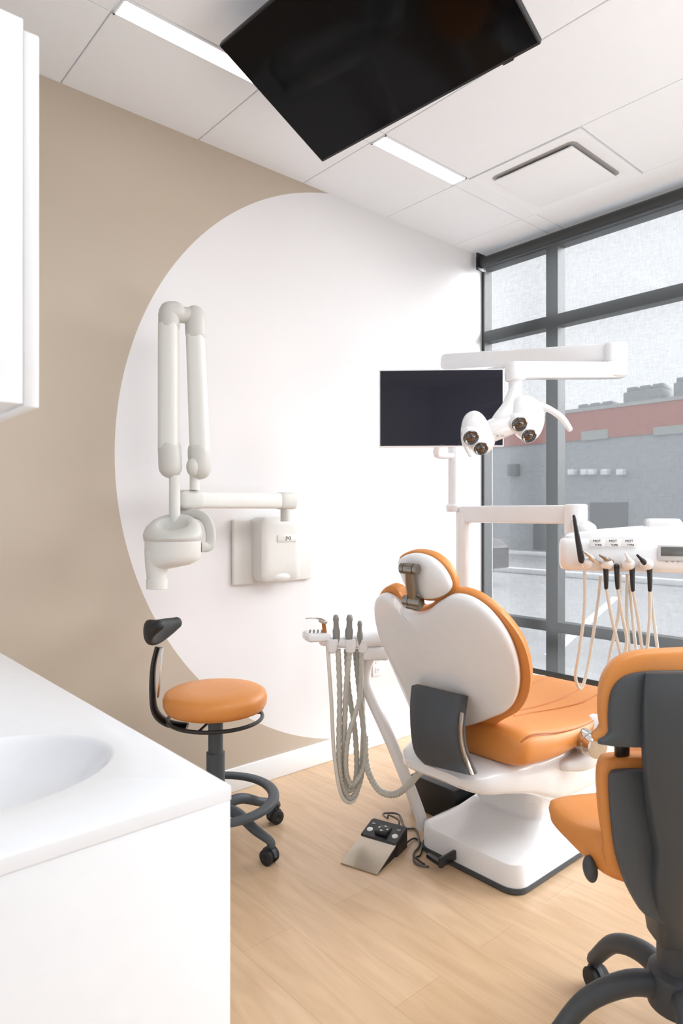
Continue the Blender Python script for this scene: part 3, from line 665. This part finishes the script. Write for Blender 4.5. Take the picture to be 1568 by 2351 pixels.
hose(t, [P(752, 1484, 2.55), P(760, 1600, 2.54), P(767, 1730, 2.54), P(782, 1820, 2.56), P(804, 1842, 2.6), P(822, 1812, 2.63), P(832, 1700, 2.65), P(836, 1560, 2.65), P(838, 1490, 2.63)], .0075, M['hose_w'], False)
hose(t, [P(776, 1490, 2.56), P(780, 1600, 2.55), P(778, 1730, 2.55), P(785, 1800, 2.57), P(805, 1832, 2.6), P(828, 1790, 2.62), P(836, 1690, 2.63), P(822, 1560, 2.64), P(815, 1490, 2.64)], .0105, M['hose_g'])
hose(t, [P(803, 1490, 2.56), P(795, 1580, 2.55), P(790, 1700, 2.56), P(790, 1780, 2.58), P(802, 1815, 2.6), P(818, 1780, 2.62), P(815, 1680, 2.62), P(800, 1580, 2.62), P(795, 1490, 2.63)], .0105, M['hose_g'])
hose(t, [P(830, 1490, 2.57), P(826, 1600, 2.55), P(800, 1690, 2.54), P(795, 1770, 2.56), P(812, 1800, 2.58), P(838, 1740, 2.6), P(826, 1600, 2.61), P(822, 1490, 2.62)], .0095, M['hose_g'])
hose(t, [P(838, 1690, 2.62), P(842, 1760, 2.6), P(868, 1812, 2.58), P(905, 1824, 2.55), P(940, 1800, 2.5), P(962, 1775, 2.46), P(985, 1765, 2.45)], .0125, M['hose_g'])

# ------------------------------------------------------------------ delivery unit
pd = 3.22
pb = P(1064, 1180, pd)
t = thing('delivery_unit', 'white dentist delivery unit with hanging handpiece hoses before the window', 'delivery unit', (pb.x, pb.y, 0))
bm = B(); tube(bm, [V((pb.x, pb.y, 0)), V((pb.x, pb.y, H0-.0))], .036, 24); lathe(bm, [(.09, 0), (.09, .02), (.05, .03)], (pb.x, pb.y, 0)); obj('post', bm, M['white_plastic'], t)
bm = B(); tube(bm, [P(1066, 1181, pd), P(1332, 1181, 2.75)], (.03, .04), 32, up=UP, e=9, cap='round'); obj('arm', bm, M['white_plastic'], t)
bm = B(); c = P(1322, 1181, 2.74); lathe(bm, [(.04, -.10), (.044, -.095), (.046, .038), (.04, .042), (.0, .043)], c); obj('arm_joint', bm, M['white_plastic'], t)
du = 2.32
ar = math.radians(18)
FU = FW*math.cos(ar)+RT*math.sin(ar); RU = RT*math.cos(ar)-FW*math.sin(ar)
OU = P(1284, 1250, du); OU.z = 0
z0 = P(0, 1310, du).z; z1 = P(0, 1236, du).z
Rf = frame3(RU, FU, UP)
def LU(x, y, z): return OU+RU*x+FU*y+UP*z
def PU(px, py, dd=0): return onP(px, py, OU, FU)+FU*dd
def rings_box(l0, l1, d0, d1, zs, r): return [[LU(x, y, z) for x, y in rrect(l0+g, l1-g, d0+g+sh, d1-g, r)] for z, g, sh in zs]
bm = B()
loft(bm, rings_box(0, .58, -.005, .20, [(z0, .016, .012), (z0+.006, .005, .006), (z0+.022, 0, 0), (z1-.02, .0, .008), (z1-.005, .004, .016), (z1, .012, .022)], .035)); obj('head_body', bm, M['white_plastic'], t, sharp=45)
bm = B()
def cvz(z, x, k): return z+min(max(x-.02, 0), .26)*k
cov = [[LU(x, y, cvz(z, x, k)) for x, y in rrect(.02+g, .56-g, .03+g+sh, .19-g, .025, 5)] for z, g, k, sh in ((z1-.01, 0, 0, 0), (z1+.006, 0, .10, .005), (z1+.012, .003, .19, .018), (z1+.014, .012, .20, .026))]
loft(bm, cov); obj('head_cover', bm, M['white_plastic'], t, sharp=40)
bm = B(); box(bm, (0, 0, 0), (.11, .12, .06), .014, Rf, PU(1490, 1232, .055), seg=3); obj('rear_cap', bm, M['white_plastic'], t)
bm = B(); tube(bm, [P(1330, 1205, 2.7), PU(1350, 1222, .12)], (.035, .03), 16, up=UP, e=3, cap='round'); obj('neck', bm, M['white_plastic'], t)
for i, px in enumerate((1370, 1407, 1444)):
    bm = B(); box(bm, (-.024, -.002, -.0125), (.024, .001, .0125), .002, Rf, PU(px, 1246, -.006)); k = obj('button_label', bm, M['paint_white'], t)
    text('lettering', 'MOT', .0115, PU(px, 1242, -.0088), RU, UP, M['black'], k)
    text('lettering', 'TURB', .0088, PU(px+3, 1251, -.0088), RU, UP, M['black'], k)
bm = B(); box(bm, (-.003, -.002, -.004), (.085, .001, .047), .003, Rf, PU(1512, 1284, -.006)); bz = obj('display_panel', bm, mat('silver_grey', (196, 198, 200), .4), t)
bm = B(); box(bm, (.006, -.004, .012), (.078, -.001, .042), .002, Rf, PU(1512, 1284, -.006)); obj('display', bm, mat('grey_display', (96, 101, 100), .25), bz)
for k_ in range(4):
    bm = B(); lathe(bm, [(.0028, 0), (.0028, .002), (.001, .0022)], PU(1530+k_*13, 1289, -.008), -FU, 10); obj('button', bm, M['grey_rub'], bz)
bm = B()
for j in range(3):
    for i in range(2): box(bm, (-.004+i*.005, -.0006, -.006+j*.005), (-.001+i*.005, .0002, -.003+j*.005), 0, Rf, PU(1328, 1246, -.006))
obj('emblem', bm, M['black'], t)
for i, (px, py) in enumerate(((1347, 1290), (1392, 1292), (1440, 1294), (1482, 1294))):
    bm = B(); ell(bm, PU(px, py, -.025), RU*.022, FU*.035, UP*.020-FU*.006, e=2.3); hk_ = obj('handpiece_rest', bm, M['white_plastic'], t)
bm = B(); tube(bm, [PU(1334, 1284, -.05), PU(1326, 1240, -.05), PU(1317, 1185, -.05)], [.011, .009, .0055], 14, sm=4, cap='round'); obj('curing_wand', bm, M['black'], t)
for (xa, ya, xb, yb, m_) in ((1340, 1265, 1372, 1290, 'chrome'), (1375, 1272, 1402, 1288, 'bronze'), (1432, 1268, 1446, 1296, 'white_plastic'), (1458, 1272, 1484, 1298, 'black')):
    bm = B(); tube(bm, [PU(xa, ya, -.07), PU((xa*2+xb)/3, (ya*2+yb)/3, -.066), PU((xa+xb)/2, (ya+yb)/2, -.06), PU(xb, yb, -.04)], [.004, .006, .0085, .008], 12, sm=4, cap='round'); obj('handpiece', bm, M[m_], t)
hz_ = [(1342, 'w', [(1342, 1312), (1342, 1400), (1330, 1500), (1322, 1560), (1335, 1590), (1352, 1540), (1375, 1400), (1384, 1330)]),
       (1390, 'k', [(1391, 1345), (1405, 1420), (1425, 1500), (1440, 1560), (1450, 1600), (1470, 1560), (1460, 1440), (1452, 1340)]),
       (1415, 'k', [(1417, 1345), (1430, 1420), (1440, 1480), (1420, 1560), (1410, 1600), (1400, 1540), (1425, 1420), (1430, 1325)]),
       (1450, 'k', [(1452, 1350), (1465, 1420), (1478, 1500), (1500, 1580), (1510, 1600), (1518, 1520), (1508, 1420), (1500, 1325)]),
       (1490, 'k', [(1491, 1350), (1492, 1420), (1485, 1520), (1480, 1590), (1470, 1600), (1455, 1540), (1445, 1420), (1448, 1325)])]
for i, (px, kk, pts) in enumerate(hz_):
    n_ = len(pts); pp = [PU(x, y, -.01+.12*j/(n_-1)) for j, (x, y) in enumerate(pts)]
    if kk == 'k':
        bm = B(); tube(bm, [PU(px, 1300, -.01), PU(px+1, 1330, -.01), PU(pts[0][0], pts[0][1]+4, -.01)], [.009, .008, .0065], 12, cap='round'); obj('hose_connector', bm, M['black'], t)
    hose(t, pp, .0056, M['hose_w'], False)

# ------------------------------------------------------------------ monitor
md = 3.02
mA = P(870, 1027, md+.02); mB = P(1157, 1026, md-.01); xdm = (mB-mA); xdm.z = 0; mw = xdm.length; xdm.normalize(); ndm = UP.cross(xdm)
if ndm.dot(FW) < 0: ndm = -ndm
mh = P(870, 849, md+.02).z-mA.z; Rmm = frame3(xdm, ndm, UP)
t = thing('monitor', 'flat computer monitor with thin white frame behind the operating lamp', 'monitor', mA+xdm*mw/2)
bm = B(); box(bm, (0, 0, 0), (mw, .03, mh), .004, Rmm, mA); obj('frame', bm, M['white_plastic'], t)
scm = mat('screen_painted_reflection', (12, 13, 34), .03, spec=.7)  # bluish reflection on the dark screen put into its base colour
bm = B(); box(bm, (.006, -.0012, .006), (mw-.006, .003, mh-.006), 0, Rmm, mA); obj('screen', bm, scm, t)
bm = B(); box(bm, (mw*.3, .028, mh*.25), (mw*.7, .06, mh*.8), .01, Rmm, mA); obj('rear_housing', bm, M['white_plastic'], t)
pu = P(1040, 1100, 3.24)
bm = B(); q = mA+xdm*mw*.5+ndm*.06+UP*mh*.4; tube(bm, [q, q+ndm*.05-UP*.1, P(1003, 1044, 3.16), P(1036, 1046, 3.22)], .016, 14, sm=4, cap='round'); obj('bracket', bm, M['white_plastic'], t)

# ------------------------------------------------------------------ operating light
t = thing('operating_light', 'white articulated dental operating lamp with four dark lenses', 'lamp', (pu.x, pu.y, H0))
bm = B(); tube(bm, [V((pu.x, pu.y, H0+.0)), V((pu.x, pu.y, 2.0))], .024, 20); lathe(bm, [(.03, 0), (.034, .01), (.034, .03), (.026, .04)], (pu.x, pu.y, 1.30)); obj('mast', bm, M['white_plastic'], t)
e0 = P(1028, 832, 3.22); e1 = P(1412, 811, 2.75)
bm = B(); tube(bm, [e0, e1], [(.034, .037), (.034, .038)], 32, up=UP, e=9, cap='round'); obj('upper_arm', bm, M['white_plastic'], t)
bm = B(); c = P(1412, 811, 2.74)
loft(bm, [[c+RT*x+FW*y+UP*z for x, y in rrect(-.044+g, .044-g, -.044+g, .044-g, .03-g*.5)] for z, g in ((-.100, .010), (-.096, .003), (-.04, 0), (-.038, .002), (-.036, 0), (.032, 0), (.038, .004), (.040, .012))]); obj('elbow', bm, M['white_plastic'], t)
bm = B(); tube(bm, [P(1400, 851, 2.74), P(1183, 851, 2.46)], [(.03, .033), (.03, .031)], 32, up=UP, e=9, cap='round'); obj('lower_arm', bm, M['white_plastic'], t)
bm = B(); lathe(bm, [(.02, -.11), (.024, -.105), (.024, -.04), (.036, -.035), (.038, .02), (.034, .028), (0, .03)], P(1183, 851, 2.45)); obj('drop_pivot', bm, M['white_plastic'], t)
ld = 2.42
bm = B(); tube(bm, [P(1182, 895, ld+.02), P(1170, 930, ld), P(1156, 960, ld-.01), P(1140, 985, ld)], [(.022, .022), (.026, .024), (.036, .026), (.036, .03)], 20, sm=5, up=FW, cap='round')
tube(bm, [P(1115, 995, ld), P(1150, 980, ld-.01), P(1190, 965, ld)], [(.04, .03), (.042, .032), (.04, .03)], 20, sm=4, up=FW, cap='round'); obj('yoke', bm, M['white_plastic'], t, sharp=60)
def pod(pts, name):
    bm = B(); pillow(bm, [P(x, y, ld) for x, y in pts], -FW, .045, .06, 2.6, sm=5, rings=(1, .98, .93, .84, .7, .5, .25)); return obj(name, bm, M['white_plastic'], t, sharp=70)
p1 = pod([(1060, 975), (1068, 953), (1086, 943), (1104, 950), (1120, 972), (1134, 1000), (1134, 1022), (1120, 1040), (1098, 1043), (1078, 1028), (1062, 1003)], 'lamp_pod')
p2 = pod([(1170, 940), (1178, 916), (1200, 907), (1226, 915), (1244, 935), (1249, 965), (1240, 995), (1224, 1012), (1202, 1010), (1182, 992), (1168, 966)], 'lamp_pod')
lensm = mat('dark_amber_lens', (34, 22, 17), .05, 0, var=.5, scale=90, coat=1, spec=1)
for par, px, py, r_ in ((p1, 1081, 1004, 1), (p1, 1104, 1029, .92), (p2, 1192, 973, 1), (p2, 1214, 1000, .95)):
    c = P(px, py, ld-.052)
    if r_ < 1: c = P(px, py, ld-.04)
    ax = (-FW*.85-UP*.5).normalized()
    bm = B(); lathe(bm, [(.029*r_, -.04), (.031*r_, -.005), (.030*r_, .002), (.028*r_, .004), (.027*r_, 0), (.027*r_, -.01)], c, ax, 28); rg_ = obj('lens_ring', bm, M['white_plastic'], par)
    bm = B(); lathe(bm, [(.0275*r_, -.006), (.0275*r_, .0035), (.025*r_, .0060), (.021*r_, .0045), (.018*r_, .003), (.014*r_, .007), (.007*r_, .009), (0, .0095)], c, ax, 28); obj('lens', bm, lensm, par)
bm = B(); tube(bm, [P(1238, 932, ld), P(1262, 940, ld-.02), P(1290, 960, ld-.03), P(1308, 985, ld-.03)], [(.016, .014), (.012, .012), (.012, .012), (.010, .009)], 16, sm=5, up=FW, cap='round'); obj('handle', bm, M['white_plastic'], t)
bm = B(); tube(bm, [P(1064, 985, ld), P(1066, 1015, ld-.02), P(1080, 1045, ld-.03)], [(.01, .014), (.01, .012), (.008, .009)], 16, sm=5, up=FW, cap='round'); obj('handle', bm, M['white_plastic'], t)
Rc_ = frame3(RT, FW, UP)
bm = B()
for j in range(2):
    for i in range(2): box(bm, (i*.004, 0, j*.004), (i*.004+.003, .001, j*.004+.003), 0, Rc_, P(1140, 1003, ld-.048))
box(bm, (.014, 0, .001), (.03, .001, .0025), 0, Rc_, P(1140, 1003, ld-.048)); box(bm, (.014, 0, .005), (.026, .001, .0065), 0, Rc_, P(1140, 1003, ld-.048))
obj('emblem', bm, M['grey_rub'], t)

# ------------------------------------------------------------------ foot control
Pa = onZ(782, 1984, 0); Pb = onZ(866, 2011, 0)
u_ = (Pb-Pa); fw_ = u_.length; u_.normalize(); v_ = UP.cross(u_).normalized()
if v_.dot(FW) < 0: v_ = -v_
Rp = frame3(u_, v_, UP)
def Q(x, y, z): return Pa+u_*x+v_*y+UP*z
t = thing('foot_control', 'steel and black foot control pedal lying on the wooden floor', 'foot pedal', Q(fw_/2, .1, 0))
bm = B(); loft(bm, [[Q(0, 0, .002), Q(fw_, 0, .002), Q(fw_, 0, .006), Q(0, 0, .006)], [Q(0, .15, .040), Q(fw_, .15, .040), Q(fw_, .15, .045), Q(0, .15, .045)]]); obj('pedal_plate', bm, M['steel'], t)
bm = B(); loft(bm, [[Q(.004, .01, 0), Q(fw_-.004, .01, 0), Q(fw_-.004, .01, .002), Q(.004, .01, .002)], [Q(.004, .15, 0), Q(fw_-.004, .15, 0), Q(fw_-.004, .15, .039), Q(.004, .15, .039)]]); obj('side_skirt', bm, M['black_m'], t)
bm = B(); loft(bm, [[Q(x, y, 0) for x, y in rrect(-.003, fw_+.003, .147, .25, .012)], [Q(x, y, .045+(y-.147)*.25) for x, y in rrect(-.003, fw_+.003, .147, .25, .012)], [Q(x, y, .05+(y-.147)*.25) for x, y in rrect(.001, fw_-.001, .151, .246, .012)]]); obj('control_block', bm, M['black'], t)
nn = (UP-v_*.25).normalized()
for x in (.022, fw_-.022):
    bm = B(); lathe(bm, [(.012, 0), (.012, .006), (.009, .008), (0, .009)], Q(x, .185, .055), nn, 20); obj('button', bm, M['white_plastic'], t)
bm = B(); box(bm, (fw_/2-.026, .165, .056), (fw_/2+.026, .222, .072), .004, Rp, Pa); kb = obj('rocker_pad', bm, M['black_m'], t)
for dx, dy in ((0, 1), (1, 0), (0, -1), (-1, 0)):
    bm = B(); c = Q(fw_/2+dx*.017, .1935+dy*.018, .0725); a = u_*dx+v_*dy; s = a.cross(UP)
    prism(bm, [c+a*.006, c-a*.002+s*.007, c-a*.002-s*.007], UP*.001); obj('arrow_mark', bm, M['paint_white'], kb)
for x, s in ((.022, 'S3'), (fw_-.022, 'CS')): text('lettering', s, .014, Q(x, .216, .070), u_, v_, M['paint_white'], t)
bm = B(); k0 = Q(fw_*.6, .25, .03)
tube(bm, [k0, k0+v_*.05+UP*.03, Q(fw_*.2, .33, .06), Q(fw_*.05, .36, .03), onZ(880, 1868, .02), onZ(915, 1870, .008), onZ(930, 1900, .006), onZ(955, 1905, .006), onZ(962, 1940, .006), onZ(950, 1960, .006), onZ(955, 1982, .006), onZ(985, 1990, .006)], .004, 10, sm=8); obj('cable', bm, mat('dark_cable', (88, 84, 80), .4), t)
bm = B(); tube(bm, [Q(fw_+.001, .2, .02), onZ(950, 1925, .006), onZ(968, 1938, .006), onZ(965, 1962, .006), onZ(955, 1970, .012), onZ(975, 1985, .006)], .0035, 10, sm=8); obj('cable', bm, M['black'], t)

# ------------------------------------------------------------------ light
wd = bpy.data.worlds.new('World'); S.world = wd; wd.use_nodes = True; nt = wd.node_tree
bg = nt.nodes['Background']; tc = nt.nodes.new('ShaderNodeTexCoord'); nz = nt.nodes.new('ShaderNodeTexNoise'); nz.inputs['Scale'].default_value = 3; nz.inputs['Detail'].default_value = 5
nt.links.new(tc.outputs['Generated'], nz.inputs['Vector']); mx = nt.nodes.new('ShaderNodeMix'); mx.data_type = 'RGBA'
mx.inputs[6].default_value = (.86, .91, .98, 1); mx.inputs[7].default_value = (1, 1, 1, 1); nt.links.new(nz.outputs['Fac'], mx.inputs[0]); nt.links.new(mx.outputs[2], bg.inputs[0])
bg.inputs[1].default_value = 2.7
def area(name, loc, rot, sx, sy, e, col):
    l = bpy.data.lights.new(name, 'AREA'); l.shape = 'RECTANGLE'; l.size = sx; l.size_y = sy; l.energy = e; l.color = col
    o = bpy.data.objects.new(name, l); COL.objects.link(o); o.location = loc; o.rotation_euler = rot; return o
area('added_room_fill', (1.7, -.1, 2.9), (0, 0, 0), 2.4, 1.4, 37, (.93, .97, 1))  # unseen fill light added to brighten the room, not a fixture
area('added_ceiling_fill', (2.2, -.8, .9), (pi, 0, 0), 2.2, 1.6, 52, (.93, .97, 1))  # unseen upward fill, added to lift the ceiling brightness
sl = bpy.data.lights.new('sun', 'SUN'); sl.energy = 22; sl.angle = math.radians(60); sl.color = (.96, .98, 1)
so_ = bpy.data.objects.new('sun', sl); COL.objects.link(so_); so_.location = (6, -2, 5)
so_.rotation_euler = V((-1, .45, -.40)).to_track_quat('-Z', 'Y').to_euler()

# ------------------------------------------------------------------ camera
cd = bpy.data.cameras.new('camera'); cam = bpy.data.objects.new('camera', cd); COL.objects.link(cam)
cd.sensor_fit = 'VERTICAL'; cd.sensor_height = 36; cd.sensor_width = 24; cd.lens = F/2351*36; cd.clip_start = .02
cam.location = (0, 0, H0); cam.rotation_euler = (pi/2, 0, A0-pi/2)
cd.dof.use_dof = True; cd.dof.focus_distance = 2.6; cd.dof.aperture_fstop = 6.3
S.camera = cam
